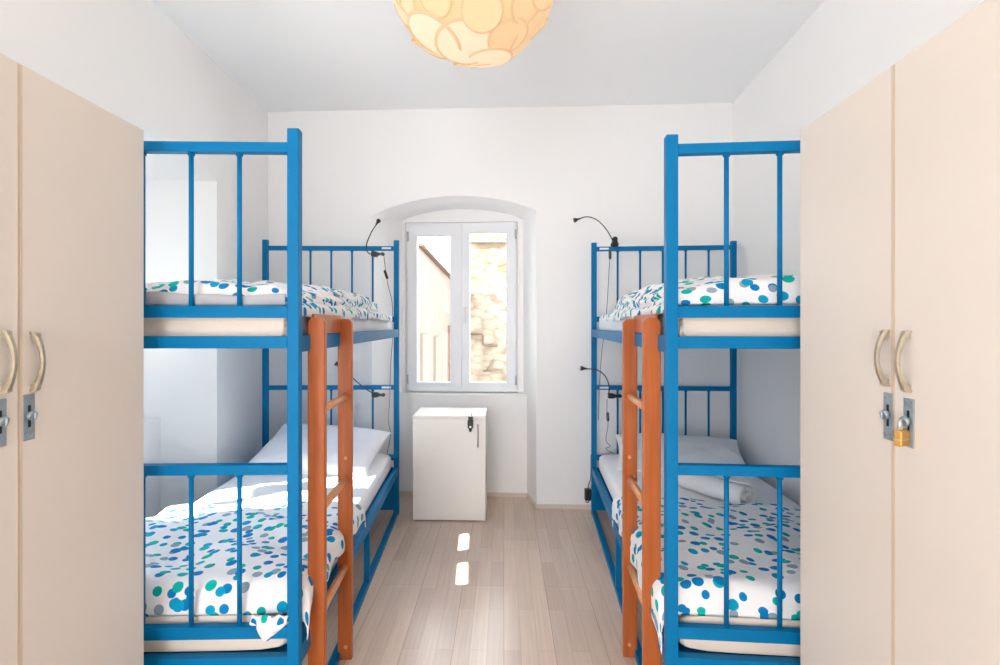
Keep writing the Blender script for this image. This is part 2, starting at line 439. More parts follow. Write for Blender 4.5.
# ------------------------------------------------------------ beds
W = .863; LEN = 2.0
NEAR = 1.53; NF = NEAR - .015
ZT_, ZU, ZS = PZ(147, NF), PZ(311.7, NF), PZ(342.3, NF)      # top rail, upper guard, upper support
ZB, ZG, ZQ = PZ(470, NF), PZ(633, NF), PZ(663.5, NF)        # same for the lower berth
POST_TOP_ = PZ(128, NF)
def make_bed(s, loc, rz, label, W):
    root = empty('bunk_bed', loc, rz); tag(root, label, 'bunk bed', 'bunk beds on both sides of the room')
    BR = 1.03 if s < 0 else .97
    POST_TOP, ZT = (POST_TOP_, ZT_) if s < 0 else (POST_TOP_ - .018, ZT_ - .005)
    h = .0168; rh = .0155
    for v in (0, LEN):
        for u in (0, W):
            m = MB(); m.box(s * u - h, s * u + h, v - h, v + h, 0, POST_TOP, .003)
            m.build('post', M['blue'], root)
    for v in (0, LEN):
        for (zt, zg, zs) in ((ZT, ZU, ZS), (ZB, ZG, ZQ)):
            a, c = s * (h), s * (W - h)
            for nm, z, r in (('end_rail', zt, .0145), ('guard_rail', zg, .017), ('support_rail', zs, .0175)):
                m = MB(); m.box(a, c, v - .014, v + .014, z - r, z + r, .002); m.build(nm, M['blue'], root)
            for k in range(1, 6):
                u = W / 2 + (k - 3) * (.137 if s < 0 else .146)
                m = MB(); m.tube([(s * u, v, zg + .015), (s * u, v, zt - .013)], .0068, 10)
                m.tube([(s * u, v, zt - .022), (s * u, v, zt - .013)], .010, 10)
                m.build('spindle', M['blue'], root)
    for u in (0, W):
        for z, nm in ((ZS - .005, 'side_rail'), (ZQ + .004, 'side_rail'), (.016, 'floor_rail')):
            r = .025 if nm == 'side_rail' else .014
            m = MB(); x = s * u
            m.box(x - .014, x + .014, h, LEN - h, z - r, z + r, .002)
            if nm == 'side_rail':   # inner lip that carries the base
                xi = s * (u + (.026 if u == 0 else -.026)); m.box(min(x, xi), max(x, xi), h, LEN - h, z - .012, z - .006)
            m.build(nm, M['blue'], root)
        m = MB(); m.box(s * u - .013, s * u + .013, BR - .013, BR + .013, .03, ZQ - .021, .002); m.build('brace', M['blue'], root)
    for z in (ZS - .012, ZQ - .004):
        m = MB(); m.box(s * .012, s * (W - .012), .02, LEN - .02, z - .004, z + .002)
        m.build('bed_base', M['blue'], root)
    m = MB(); m.box(s * .018, s * (W - .018), LEN - .004, LEN + .004, .03, ZQ - .02); m.build('end_panel', M['blue'], root)
    for z in (ZT, ZB):
        m = MB(); m.box(s * .035, s * .095, LEN - .0155, LEN - .0138, z - .006, z + .007); st = m.build('sticker', M['sticker'], root)
        st['label'] = 'small white sticker on end rail'
    return root
LB0 = Vector((PX(294.7, NEAR), NEAR, 0)); LR = .0255
RB0 = Vector((PX(671, NEAR), NEAR, 0)); RR = -.088
bedL = make_bed(-1, LB0, LR, 'blue metal bunk bed along the left wall, its lower berth in sunlight', W)
bedR = make_bed(1, RB0, RR, 'blue metal bunk bed along the right wall, black adapter by its far leg', W + .030)

def wr(u, v, f, a, seed=0):
    return noise.noise(Vector((u * f + seed, v * f * .8, seed * 1.7))) * a

def mattress(s, loc, rz, z0, z1, label, W, seed, name='mattress'):
    def fn(p, q):   # p goes round the cross-section, q along length
        v0, v1 = .028, LEN - .028
        v = v0 + (v1 - v0) * q
        ins = .0
        e = min(q, 1 - q)
        a = 2 * PI * p; ca, sa = math.cos(a), math.sin(a)
        n_ = 7.0
        r = (abs(ca) ** n_ + abs(sa) ** n_) ** (-1 / n_)
        k = 1 - .55 * max(0, 1 - e / .02) ** 2 if e < .02 else 1
        hw = (W - .052) / 2; hh = (z1 - z0) / 2
        uu = W / 2 + hw * r * ca * (1 - .04 * (1 - min(1, e / .015))); zz = (z0 + z1) / 2 + hh * r * sa * min(1, .80 + .2 * min(1, e / .015))
        zz += wr(uu, v, 5, .006, seed) * (sa > 0)
        return Vector((s * uu, v, zz))
    b = MB(); nu, nv = 44, 60
    V = [[b.bm.verts.new(fn(i / nu, min(1, max(0, (j - 3) / (nv - 6) if 3 <= j <= nv - 3 else (j * .004 - .0 if j < 3 else 1 - (nv - j) * .004))) if True else 0)) for j in range(nv + 1)] for i in range(nu)]
    for i in range(nu):
        for j in range(nv):
            b.bm.faces.new((V[i][j], V[(i + 1) % nu][j], V[(i + 1) % nu][j + 1], V[i][j + 1]))
    b.bm.faces.new([V[i][0] for i in range(nu)]); b.bm.faces.new([V[i][nv] for i in range(nu)][::-1])
    for f in b.bm.faces: f.smooth = len(f.verts) == 4
    for f in b.bm.faces:      # warm shade on the foot end, put into the colour
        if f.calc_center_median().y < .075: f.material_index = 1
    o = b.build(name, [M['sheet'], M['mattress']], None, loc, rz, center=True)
    tag(o, label, 'mattress', 'mattresses on the bunks'); return o

ZM1, ZM0 = ZS + .118, ZQ + .130     # mattress tops
BED = ((-1, LB0, LR, W, 'left'), (1, RB0, RR, W + .030, 'right'))
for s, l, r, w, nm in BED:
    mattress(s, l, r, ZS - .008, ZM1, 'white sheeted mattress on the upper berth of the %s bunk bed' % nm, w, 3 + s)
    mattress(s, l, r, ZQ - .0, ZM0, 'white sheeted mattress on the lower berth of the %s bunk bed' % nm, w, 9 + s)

# lower duvets
def lower_duvet(s, loc, rz, W, v1, droop, seed, label, skew):
    arc = W - .05 + droop
    v0 = .022
    def fn(p, q):
        arcpos = p * arc                # 0 at wall side
        vend = v1 + skew * p
        v = v0 + (vend - v0) * q
        length = vend - v0
        dist = v - v0
        edge = math.sqrt(max(0, 1 - (1 - min(1, dist / .055)) ** 2))
        far = math.sqrt(max(0, 1 - (1 - min(1, (vend - v) / .05)) ** 2)) * .75 + .25 * min(1, (vend - v) / .3)
        sidew = math.sqrt(max(0, 1 - (1 - min(1, arcpos / .05)) ** 2))
        h = .072 * edge * min(1, far) * sidew
        h += (wr(arcpos, v, 5.5, .016, seed) + wr(arcpos + v, v * .4, 13, .009, seed + 4)) * edge * min(1, far * 1.5)
        # long diagonal folds
        h += .006 * math.sin((arcpos * 1.4 + v * 2.6) * 9 + seed) * edge * far
        u = (W - .035) - arcpos
        z = ZM0 + .002 + max(h, .003) - .018 * (1 - sm(dist, 0, .02))
        # droop over the aisle edge, bigger at the near corner
        ue = .035
        if u < ue:
            o = ue - u; R = .05; ang = min(PI / 2, o / R)
            top = z
            z = top - R * (1 - math.cos(ang)) - max(0, o - R * PI / 2)
            u = ue - R * math.sin(ang) * (1.08 + .06 * (h / .07)) - .006 * math.sin(v * 30 + seed) - .004
            if v < .04: v = v
        z += 0
        return Vector((s * u, v, z))
    o = grid('duvet', fn, 54, 60, M['dots'], lambda p, q: (p * arc * 1.0 + seed, q * (v1 - v0) * 1.0), sub=1, solid=.006, loc=loc, rotz=rz)
    tag(o, label, 'duvet', 'dotted duvets on the bunks'); return o
dL = lower_duvet(-1, LB0, LR, W, .80, .095, 1.3, 'turquoise dotted white duvet on the lower left bunk, corner spilling over the rail', .05)
dR = lower_duvet(1, RB0, RR, W + .030, .81, .14, 5.1, 'white duvet with blue and green dots spread on the lower right bunk', .16)

# crumpled corner that pokes out over the guard rail (a flap of the left duvet)
def flap(p, q):
    u = .012 + .105 * p; 
    z = ZG + .050 - .052 * q * (1 - .35 * math.sin(p * 7 + .6)) * math.sin(min(1, p * 3 + .3) * PI / 2) * (1 if p < .8 else .6)
    v = -.006 - .022 * math.sin(q * PI * .8 + .3) - .006 * math.sin(p * 17 + q * 4)
    return Vector((-u, v, z))
o = grid('flap', flap, 22, 10, M['dots'], lambda p, q: (p * .15 + 2.2, q * .08), sub=1, solid=.006, parent=dL, center=False)
o.matrix_parent_inverse = dL.matrix_basis.inverted() @ (Matrix.Translation(LB0) @ Matrix.Rotation(LR, 4, 'Z'))

# upper duvets: bunched up on the upper berth
def upper_duvet(s, loc, rz, W, v1, seed, label, hfn, tip):
    a0 = .02; wid = W - .045
    def fn(p, q):
        th = -.22 + p * (PI + .22)            # across section: aisle side (0) .. wall side (PI)
        v = .030 + (v1 - .030) * q
        ends = math.sqrt(max(0, 1 - (1 - min(1, q / .03)) ** 2)) * math.sqrt(max(0, 1 - (1 - min(1, (1 - q) / .10)) ** 2))
        H = hfn(q) * ends
        n_ = 3.4; c, sn = math.cos(th), math.sin(th)
        r = (abs(c) ** n_ + abs(sn) ** n_) ** (-1 / n_)
        narrow = 1 - .12 * sm(q, .75, 1)
        cu = W / 2 + .0; hw = wid / 2 * narrow
        u = cu - hw * r * c
        if u < cu: u = u + tip * sm(q, .7, 1) * .5
        z = ZM1 + .001 + H * r * sn
        amp = min(1, r * sn * 1.6) * ends
        z += (wr(u * 1.2, v, 6, .022, seed) + wr(u, v, 14, .010, seed + 2)) * amp
        u += wr(z * 9, v, 9, .022, seed + 5) * (1 if c > 0 else .3) * ends
        u = max(u, .006)
        z = max(z, ZM1 + .001)
        if sn < 0: z = ZM1 + .18 * sn * (1 + .5 * noise.noise(Vector((v * 7, seed, 0)))); u = .006 - .004 * math.sin(v * 23 + seed)
        if q == 0 and sn >= 0: z = ZM1 - .012
        return Vector((s * u, v, z))
    o = grid('duvet', fn, 60, 90, M['dots'], lambda p, q: (p * 1.1 + seed, q * (v1) * 1.05), sub=1, solid=.005, loc=loc, rotz=rz)
    tag(o, label, 'duvet', 'dotted duvets on the bunks'); return o
uL = upper_duvet(-1, LB0, LR, W, 1.84, 2.2, 'white duvet with turquoise dots bunched on the upper left bunk', lambda q: .062 + .042 * sm(q, .1, .4) - .035 * sm(q, .55, 1), .05)
uR = upper_duvet(1, RB0, RR, W + .030, 1.60, 8.4, 'white duvet with blue and green dots bunched on the upper right bunk', lambda q: .074 + .035 * sm(q, .1, .4) - .03 * sm(q, .55, 1), .06)
def lining(p, q):
    u = .03 + (.80) * p; a = q * PI
    return Vector((-u, .018 + .0 - .006 * math.sin(a), ZM1 - .012 + .034 * (1 - math.cos(a)) / 2 * (1 - .15 * math.sin(p * 9)) + .002 * math.sin(p * 31)))
o = grid('lining', lining, 40, 8, M['lining'], None, sub=1, solid=.004, parent=uL, center=False)
o['label'] = 'grey lining along the folded duvet edge'
o.matrix_parent_inverse = uL.matrix_basis.inverted() @ (Matrix.Translation(LB0) @ Matrix.Rotation(LR, 4, 'Z'))

# pillows
def pillow(loc, rot, sx, sy, th, label, seed, group='pillows on the lower bunks'):
    b = MB(); N = 30
    def pt(i, j, sgn):
        x = -1 + 2 * i / N; y = -1 + 2 * j / N
        tz = (max(0, (1 - abs(x) ** 2.6)) * max(0, (1 - abs(y) ** 2.6))) ** .48
        pinch = 1 - .05 * (1 - abs(x)) * 0 
        X = x * sx / 2 * (1 - .06 * (1 - y * y)); Y = y * sy / 2 * (1 - .05 * (1 - x * x))
        z = sgn * th / 2 * tz * (1 + .0 * x)
        z += tz * (noise.noise(Vector((x * 2.2 + seed, y * 2.2, sgn))) * .022 + noise.noise(Vector((x * 6 + seed, y * 5, sgn * 2))) * .007)
        return Vector((X, Y, z))
    T = {}; 
    for i in range(N + 1):
        for j in range(N + 1):
            T[(i, j, 1)] = b.bm.verts.new(pt(i, j, 1))
            if i in (0, N) or j in (0, N): T[(i, j, -1)] = T[(i, j, 1)]
            else: T[(i, j, -1)] = b.bm.verts.new(pt(i, j, -1))
    for sg in (1, -1):
        for i in range(N):
            for j in range(N):
                f = b.bm.faces.new([T[(i, j, sg)], T[(i + 1, j, sg)], T[(i + 1, j + 1, sg)], T[(i, j + 1, sg)]]); f.smooth = True
    o = b.build('pillow', M['sheet'], None, (0, 0, 0)); o.location = loc; o.rotation_euler = rot
    md = o.modifiers.new('s', 'SUBSURF'); md.levels = md.render_levels = 1
    tag(o, label, 'pillow', group); return o
def bedpt(base, rz, s, u, v, z):
    return base + Matrix.Rotation(rz, 3, 'Z') @ Vector((s * u, v, z))
pillow(bedpt(LB0, LR, -1, .40, 1.66, ZM0 + .09), (math.radians(20), math.radians(3), LR + math.radians(-8)), .74, .50, .15, 'plump white pillow propped at the head of the sunlit lower left bunk', 1.0)
pillow(bedpt(RB0, RR, 1, .47, 1.70, ZM0 + .060), (math.radians(15), 0, RR - math.radians(8)), .76, .46, .13, 'white pillow propped at the head of the lower right bunk', 4.0)

# folded towel on the left, rolled towel on the right
def folded(loc, rz, sx, sy, layers, label):
    b = MB()
    prof = []
    H = .017 * layers
    n_ = 3.0
    for k in range(28):
        a = 2 * PI * k / 28; c, sn = math.cos(a), math.sin(a); r = (abs(c) ** n_ + abs(sn) ** n_) ** (-1 / n_)
        prof.append((sx / 2 * r * c, H / 2 + H / 2 * r * sn))
    rings = []
    for i in range(19):
        q = i / 18; y = -sy / 2 + sy * q; e = min(1, min(q, 1 - q) / .08); e = .8 + .2 * math.sqrt(e)
        rings.append([b.bm.verts.new((x * (.97 + .03 * e) + .01 * math.sin(q * 5), y + .02 * math.sin(x * 9), H / 2 + (z - H / 2) * e + .004 * math.sin(x * 22 + q * 6) * (z > H / 2))) for x, z in prof])
    for i in range(18):
        for k in range(28):
            b.bm.faces.new((rings[i][k], rings[i][(k + 1) % 28], rings[i + 1][(k + 1) % 28], rings[i + 1][k])).smooth = True
    b.bm.faces.new(rings[0][::-1]); b.bm.faces.new(rings[-1])
    o = b.build('towel', M['towel']); o.location = loc; o.rotation_euler = (0, 0, rz)
    tag(o, label, 'towel', 'towels on the lower bunks')
    return o
tw = folded(bedpt(LB0, LR, -1, .38, 1.03, ZM0 + .004), LR + .12, .34, .26, 3, 'folded white towel lying on the sunlit lower left bunk')
m = MB(); m.tube([(-.165, -.128, .026), (.0, -.142, .027), (.165, -.133, .026)], .0025, 6); m.build('hem', M['towel'], tw)

b = MB()   # spiral roll
rings = []; T_ = 70; Lr = .36
for i in range(T_ + 1):
    a = i / T_ * 2 * PI * 3.2; r = .012 + .048 * i / T_
    rings.append((r * math.cos(a) * 1.15, r * math.sin(a) * .85))
for i in range(T_):
    pass
def roll(p, q):
    k = p * T_; i = min(T_ - 1, int(k)); f = k - i
    x = rings[i][0] * (1 - f) + rings[i + 1][0] * f; z = rings[i][1] * (1 - f) + rings[i + 1][1] * f
    y = -Lr / 2 + Lr * q + .01 * math.sin(p * 9)
    return Vector((y, x, z + .05 + .003 * math.sin(q * 14 + p * 20)))
towR = grid('towel', roll, T_, 16, M['towel'], None, sub=1, solid=.009, loc=bedpt(RB0, RR, 1, .47, 1.09, ZM0 + .004), rotz=-1.06, center=False)
tag(towR, 'rolled white towel lying across the lower right bunk', 'towel', 'towels on the lower bunks')

# ------------------------------------------------------------ ladders
def ladder(s, loc, rz, near, far, label):
    root = empty('ladder', bedpt(loc, rz, s, -.031, (near + far) / 2, 0), rz); tag(root, label, 'ladder', 'pine ladders against the bunk beds')
    hv = (far - near) / 2
    top = PZ(317.5, 1.64)
    for v in (-hv, hv):
        b = MB()
        # board with rounded top: profile in x-z
        pr = [(-.0265, 0), (.0265, 0), (.0265, top - .02)]
        for k in range(7):
            a = k / 6 * PI / 2; pr.append((.0265 - .02 + .02 * math.cos(a), top - .02 + .02 * math.sin(a)))
        for k in range(7):
            a = PI / 2 + k / 6 * PI / 2; pr.append((-.0265 + .02 + .02 * math.cos(a), top - .02 + .02 * math.sin(a)))
        b.prism(pr, lambda p: Vector((p[0], v - .014, p[1])), lambda p: Vector((p[0], v + .014, p[1])))
        bmesh.ops.remove_doubles(b.bm, verts=b.bm.verts, dist=1e-5)
        o = b.build('stile', M['ladder'], root)
        md = o.modifiers.new('b', 'BEVEL'); md.width = .004; md.segments = 2; md.limit_method = 'ANGLE'
    for z in (.99, .675, .348):
        b = MB(); b.tube([(0, -hv + .01, z), (0, hv - .01, z)], .0135, 14); b.build('rung', M['rung'], root)
    for z in (.76, .05):
        b = MB(); b.tube([(-s * .004, hv - .017, z), (-s * .004, hv - .0135, z)], .007, 10); o = b.build('dowel_plug', M['rung'], root)
    b = MB(); b.box(s * (.0135), s * .0225, -hv + .014, hv - .014, ZS + .022, ZS + .085, .002)
    b.build('top_board', M['ladder'], root)
    return root
ladder(-1, LB0, LR, .115, .475, 'orange pine ladder leaning on the aisle side of the left bunk bed')
ladder(1, RB0, RR, .115, .49, 'orange pine ladder leaning on the aisle side of the right bunk bed')

# ------------------------------------------------------------ wardrobes
WH = 1.782
def wardrobe(s, far, rz, label, dw, nd, handle_specs):
    """local: x*s outward to the wall, y=0 far end, negative towards camera. front at x=0"""
    root = empty('wardrobe', (far[0], far[1], 0), rz); tag(root, label, 'wardrobe', 'cream wardrobes beside the camera')
    D = .60; Lw = dw * nd
    b = MB()
    b.box(s * .020, s * D, -.018, 0, 0, WH); b.build('side_panel', M['cream'], root)
    b = MB(); b.box(s * .020, s * D, -Lw, -Lw + .018, 0, WH); b.build('side_panel', M['cream'], root)
    b = MB(); b.box(s * .020, s * D, -Lw + .0181, -.0181, WH - .018, WH); b.build('top_panel', M['cream'], root)
    b = MB(); b.box(s * .022, s * D, -Lw + .0181, -.0181, .06, .078); b.build('bottom_panel', M['cream'], root)
    b = MB(); b.box(s * (D - .006), s * D, -Lw + .0181, -.0181, .078, WH - .018); b.build('back_panel', M['cream'], root)
    b = MB(); b.box(s * .03, s * .045, -Lw + .0181, -.0181, 0, .0595); b.build('plinth', M['cream'], root)
    b = MB(); b.box(s * .022, s * D, -dw - .009, -dw + .009, .078, WH - .018); b.build('divider', M['cream_edge'], root)
    for k in range(nd):
        y1 = -dw * k - .001; y0 = -dw * (k + 1) + .0025
        b = MB(); b.box(0, s * .018, y0, y1, .062, WH - .001, .0012)
        # edge banding along the meeting edge
        door = b.build('door', M['cream'], root)
        b = MB()
        ye = y0 if k == 0 else y1
        b.box(-s * .0008, s * .0175, ye - (.0005 if k == 0 else .001), ye + (.006 if k == 0 else .0008), .063, WH - .002); b.build('edge_band', M['cream_edge'], door)
        # bow handle
        hs = handle_specs[k]; yh, zc, hl = hs['y'], hs['z'], hs['len']
        b = MB(); pts = []; NN = 16
        for i in range(NN + 1):
            q = i / NN; a = (q - .5) * 2
            out = .019 * (1 - a * a) + .003
            wdt = .0060 + .0025 * abs(a) ** 1.5
            thk = .0028 + .0025 * a * a
            pts.append((out, zc + a * hl / 2, wdt, thk))
        R_ = []
        for (o_, z, w_, t_) in pts:
            R_.append([b.bm.verts.new((-s * (o_ + dx * t_), yh + dy * w_, z)) for dx, dy in ((-1, -1), (-1, 1), (0.2, 1.0), (1, .5), (1, -.5), (.2, -1.0))])
        for i in range(NN):
            for j in range(6):
                b.bm.faces.new((R_[i][j], R_[i][(j + 1) % 6], R_[i + 1][(j + 1) % 6], R_[i + 1][j]))
        b.bm.faces.new(R_[0]); b.bm.faces.new(R_[-1])
        # mounting feet
        for e in (-1, 1):
            z = zc + e * (hl / 2 - .008); b.box(-s * .012, 0, yh - .006, yh + .006, z - .006, z + .006, .001)
        h = b.build('handle', M['nickel'], door); h['label'] = 'bowed brushed nickel handle'
        # hasp plate with screws and staple
        yp, pz0, pz1 = hs['py'], hs['pz0'], hs['pz1']
        b = MB(); b.box(-s * .0025, 0, yp - .0135, yp + .0135, pz0, pz1, .0008)
        for e in (-.007, .007):
            for zz in (pz0 + .009, pz1 - .009):
                b.tube([(-s * .002, yp + e, zz), (-s * .004, yp + e, zz)], .003, 8)
        hp = b.build('hasp_plate', M['plate'], door); hp['label'] = 'grey zinc hasp plate'
        b = MB(); zc2 = (pz0 + pz1) / 2 + .004
        b.box(-s * .0032, -s * .0022, yp - .003, yp + .003, zc2 - .024, zc2 + .02); b.build('slot', M['black'], hp)
        b = MB(); b.tube([(-s * .002, yp, zc2), (-s * .007, yp, zc2), (-s * .012, yp, zc2 - .002)], [.006, .010, .0095], 14)
        b.tube([(-s * .011, yp, zc2 + .008), (-s * .015, yp, zc2 + .004), (-s * .015, yp, zc2 - .006), (-s * .011, yp, zc2 - .010)], .0024, 8)
        b.build('staple', M['plate'], hp)
    return root
FL = (PX(144, 1.42), 1.42); FR = (PX(800, 1.42), 1.42)
dwl = .368; dwr = .364
wl = wardrobe(-1, FL, -.03, 'cream two-door wardrobe at the left edge, no padlock on it', dwl, 2,
    [dict(y=-dwl + .033, z=PZ(361.5, 1.085), len=.122, py=-dwl + .022, pz0=PZ(440, 1.075), pz1=PZ(394, 1.075)),
     dict(y=-dwl - .030, z=PZ(361.5, 1.025), len=.122, py=-dwl - .040, pz0=PZ(447, 1.015), pz1=PZ(399, 1.015))])
wrd = wardrobe(1, FR, -.07, 'cream two-door wardrobe at the right edge with a padlock hanging on it', dwr, 2,
    [dict(y=-dwr + .020, z=PZ(358, 1.075), len=.115, py=-dwr + .0155, pz0=PZ(440, 1.07), pz1=PZ(393, 1.07)),
     dict(y=-dwr - .040, z=PZ(361.5, 1.01), len=.118, py=-dwr - .042, pz0=PZ(448, 1.01), pz1=PZ(399, 1.01))])
# padlock
base = Vector((FR[0], FR[1], 0)); R3 = Matrix.Rotation(-.07, 3, 'Z')
pl = base + R3 @ Vector((-.0135, -dwr - .043, PZ(447.5, 1.0)))
root = empty('padlock', pl, -.07 + .5); tag(root, 'brass padlock hanging from the right wardrobe door', 'padlock')
b = MB(); b.box(-.0165, .0165, -.007, .007, 0, .030, .003); b.build('body', M['brass'], root)
b = MB(); pts = [(-.010, 0, .029), (-.010, 0, .040)]
for k in range(9):
    a = PI - k / 8 * PI; pts.append((.010 * math.cos(a), 0, .041 + .010 * math.sin(a)))
pts += [(.010, 0, .040), (.010, 0, .029)]
b.tube(pts, .0032, 8); b.build('shackle', M['steel'], root)
b = MB(); b.box(-.0166, .0166, -.0073, .0073, .012, .0135); b.build('seam', M['cream_edge'], root)

# ------------------------------------------------------------ unseen rear wall, opening added to let fill daylight in from behind
DX0, DX1, DZ = -1.40, -.20, 2.2
for k, (x0, x1, z0, z1) in enumerate(((-2.4, DX0, 0, HCEIL), (DX1, 2.4, 0, HCEIL), (DX0, DX1, DZ, HCEIL))):
    b = MB(); b.box(x0, x1, YREAR - .2, YREAR, z0, z1); struct(b.build('wall_rear', M['wall']))
# ------------------------------------------------------------ small cabinet
Yf = 3.407
cb = empty('cabinet', (PX(412.8, Yf), Yf, 0), -.028)
tag(cb, 'small white cabinet with a black lock, standing below the window', 'cabinet')
cw, cd, ch = .467, .345, PZ(415.7, Yf)
b = MB(); b.box(0, .016, .018, cd, 0, ch - .0165); b.build('side_panel', M['cabwhite'], cb)
b = MB(); b.box(cw - .016, cw, .018, cd, 0, ch - .0165); b.build('side_panel', M['cabwhite'], cb)
b = MB(); b.box(0, cw + .001, .0, cd, ch - .016, ch, .001); b.build('top_panel', M['cabwhite'], cb)
b = MB(); b.box(.0165, cw - .0165, .02, cd - .01, .02, .036); b.build('bottom_panel', M['cabwhite'], cb)
b = MB(); b.box(.0165, cw - .0165, cd - .008, cd, 0, ch - .017); b.build('back_panel', M['cabwhite'], cb)
b = MB(); b.box(.001, cw - .001, 0, .0165, .008, ch - .018, .001); dr = b.build('door', M['cabwhite'], cb)
hx = cw * (478 - 412.8) / 72.5
zt, zb = PZ(423, Yf), PZ(446, Yf)
b = MB(); b.tube([(hx, -.028, zt), (hx, -.028, zb)], .005, 10)
for z in (zt - .012, zb + .012): b.tube([(hx, 0, z), (hx, -.028, z)], .004, 8)
o = b.build('handle', M['steel'], dr); o['label'] = 'thin steel bar handle'
lxp = cw * (470.5 - 412.8) / 72.5
b = MB(); b.box(lxp - .015, lxp + .015, -.010, .0, PZ(420, Yf), PZ(416.2, Yf), .002)
b.box(lxp - .018, lxp + .018, -.022, -.006, PZ(427.5, Yf), PZ(419.5, Yf), .004)
b.tube([(lxp, -.014, PZ(427, Yf)), (lxp, -.014, PZ(431, Yf))], [.014, .006], 10)
lk = b.build('lock', M['black'], dr); lk['label'] = 'black plastic lock at the top of the door'
b = MB(); b.tube([(lxp, -.021, PZ(426, Yf)), (lxp, -.0235, PZ(426, Yf))], .007, 12)
b.build('keyhole', M['steel'], lk)
b = MB(); b.tube([(lxp + .006, .004, ch), (lxp + .006, .004, ch + .018)], .0025, 8); b.build('latch_pin', M['steel'], lk)

# ------------------------------------------------------------ reading lamps
def bez(pts, n=40):
    """Catmull-Rom through points"""
    P_ = [Vector(p) for p in pts]; P_ = [P_[0] * 2 - P_[1]] + P_ + [P_[-1] * 2 - P_[-2]]; out = []
    segs = len(P_) - 3
    for i in range(segs):
        a, b_, c, d = P_[i:i + 4]; k = max(3, n // segs)
        for j in range(k):
            t_ = j / k
            out.append(.5 * ((2 * b_) + (c - a) * t_ + (2 * a - 5 * b_ + 4 * c - d) * t_ ** 2 + (-a + 3 * b_ - 3 * c + d) * t_ ** 3))
    out.append(P_[-2]); return out
def pxp(px, py, Y): return Vector((PX(px, Y), Y, PZ(py, Y)))
def lamp(Y, clamp, neck, headdir, cord, switch, label, jaw='side'):
    """clamp: (px,py) centre on the rail; neck, cord: lists of (px, py, dY)"""
    c0 = pxp(clamp[0], clamp[1], Y)
    root = empty('reading_lamp', c0, 0); tag(root, label, 'reading lamp', 'black clip-on reading lamps')
    def rel(l): return [pxp(a, b_, Y + d) - c0 for a, b_, d in l]
    b = MB()
    if jaw == 'side':
        b.prism([(-.040, -.014), (-.012, -.017), (.022, -.006), (.040, -.011), (.043, .0), (.040, .010), (.020, .006), (-.012, .017), (-.040, .012)],
                lambda p: Vector((p[0], -.030, p[1])), lambda p: Vector((p[0], -.012, p[1])))
        b.box(-.036, -.004, -.030, .020, .008, .014, .002); b.box(-.036, -.004, -.030, .022, -.016, -.010, .002)
        b.tube([(.036, -.032, 0), (.036, -.010, 0)], .012, 12)
    else:
        b.tube([(0, -.020, .030), (0, .012, .030)], .017, 14)
        b.prism([(-.012, .022), (.012, .022), (.022, -.004), (.016, -.026), (.008, -.026), (.011, -.006), (0, .010), (-.011, -.006), (-.008, -.026), (-.016, -.026), (-.022, -.004)],
                lambda p: Vector((p[0], -.024, p[1])), lambda p: Vector((p[0], -.016, p[1])))
        b.prism([(-.012, .022), (.012, .022), (.022, -.004), (.016, -.026), (-.016, -.026), (-.022, -.004)],
                lambda p: Vector((p[0], .016, p[1])), lambda p: Vector((p[0], .022, p[1])))
    b.build('clamp', M['black'], root)
    nk = bez(rel(neck)); b = MB(); b.tube(nk, .0036, 8); b.build('gooseneck', M['black'], root)
    e = nk[-1]; d = (nk[-1] - nk[-4]).normalized()
    b = MB(); b.tube([e - d * .022, e - d * .006, e + d * .004, e + d * .020, e + d * .021], [.0055, .007, .011, .0165, .013], 14); b.build('lamp_head', M['black'], root)
    if cord:
        b = MB(); b.tube(bez(rel(cord)), .0022, 6); b.build('cord', M['grey'], root)
    if switch:
        (x0, y0), (x1, y1) = switch; p0, p1 = rel([(x0, y0, -.01), (x1, y1, -.01)])
        b = MB(); b.tube([p0, p0.lerp(p1, .12), p0.lerp(p1, .88), p1], [.004, .009, .009, .004], 10); b.build('switch', M['black'], root)
    return root
YLh = NEAR + LEN - .01
lamp(YLh, (378, 254.5), [(374, 255, -.02), (368, 252.5, -.03), (366.5, 245, -.03), (371, 233, -.01), (377.5, 222.5, .04)], None,
     [(384, 256, -.02), (385, 265, -.015), (388, 285, -.01), (392, 302, .02), (393, 330, .03), (391, 360, .03), (390, 384, .03)], ((384.5, 270), (387.5, 279)),
     'black clip-on lamp bent upward on the upper head rail of the left bunk')
lamp(YLh, (378.5, 394.5), [(373, 393.5, -.02), (362, 386, -.04), (350, 375.5, -.07), (338, 365, -.10)], None,
     [(389.5, 384, -.02), (390, 396, -.02), (388.5, 420, -.02), (390.5, 435, -.02), (387, 454, -.03)], None,
     'black clip-on lamp stretched leftward on the lower head rail of the left bunk')
YRh = NEAR + LEN - .03
lamp(YRh, (614.5, 244), [(612.5, 240, -.02), (606, 229, -.03), (597, 220, -.04), (587, 216.8, -.05), (577, 219.5, -.06)], None,
     [(612, 247, -.02), (610, 252, -.02), (609.5, 262, -.02), (606, 320, -.02), (602, 350, -.01), (599.5, 385, 0), (598.5, 420, .01)], ((610, 250), (610, 259.5)),
     'black clip-on lamp arching left above the upper head rail of the right bunk', jaw='top')
lamp(YRh, (613.5, 395.5), [(608.5, 396, -.02), (609, 386, -.03), (605, 376, -.04), (597, 370, -.05), (584, 368.5, -.06)], None,
     [(607, 399, -.02), (607, 412, -.02), (608, 425, -.02), (606, 440, -.02), (610, 446, -.02), (606, 449, -.02), (614, 454, -.03)], ((607.5, 412), (608, 421.5)),
     'black clip-on lamp arching left over the lower head rail of the right bunk')

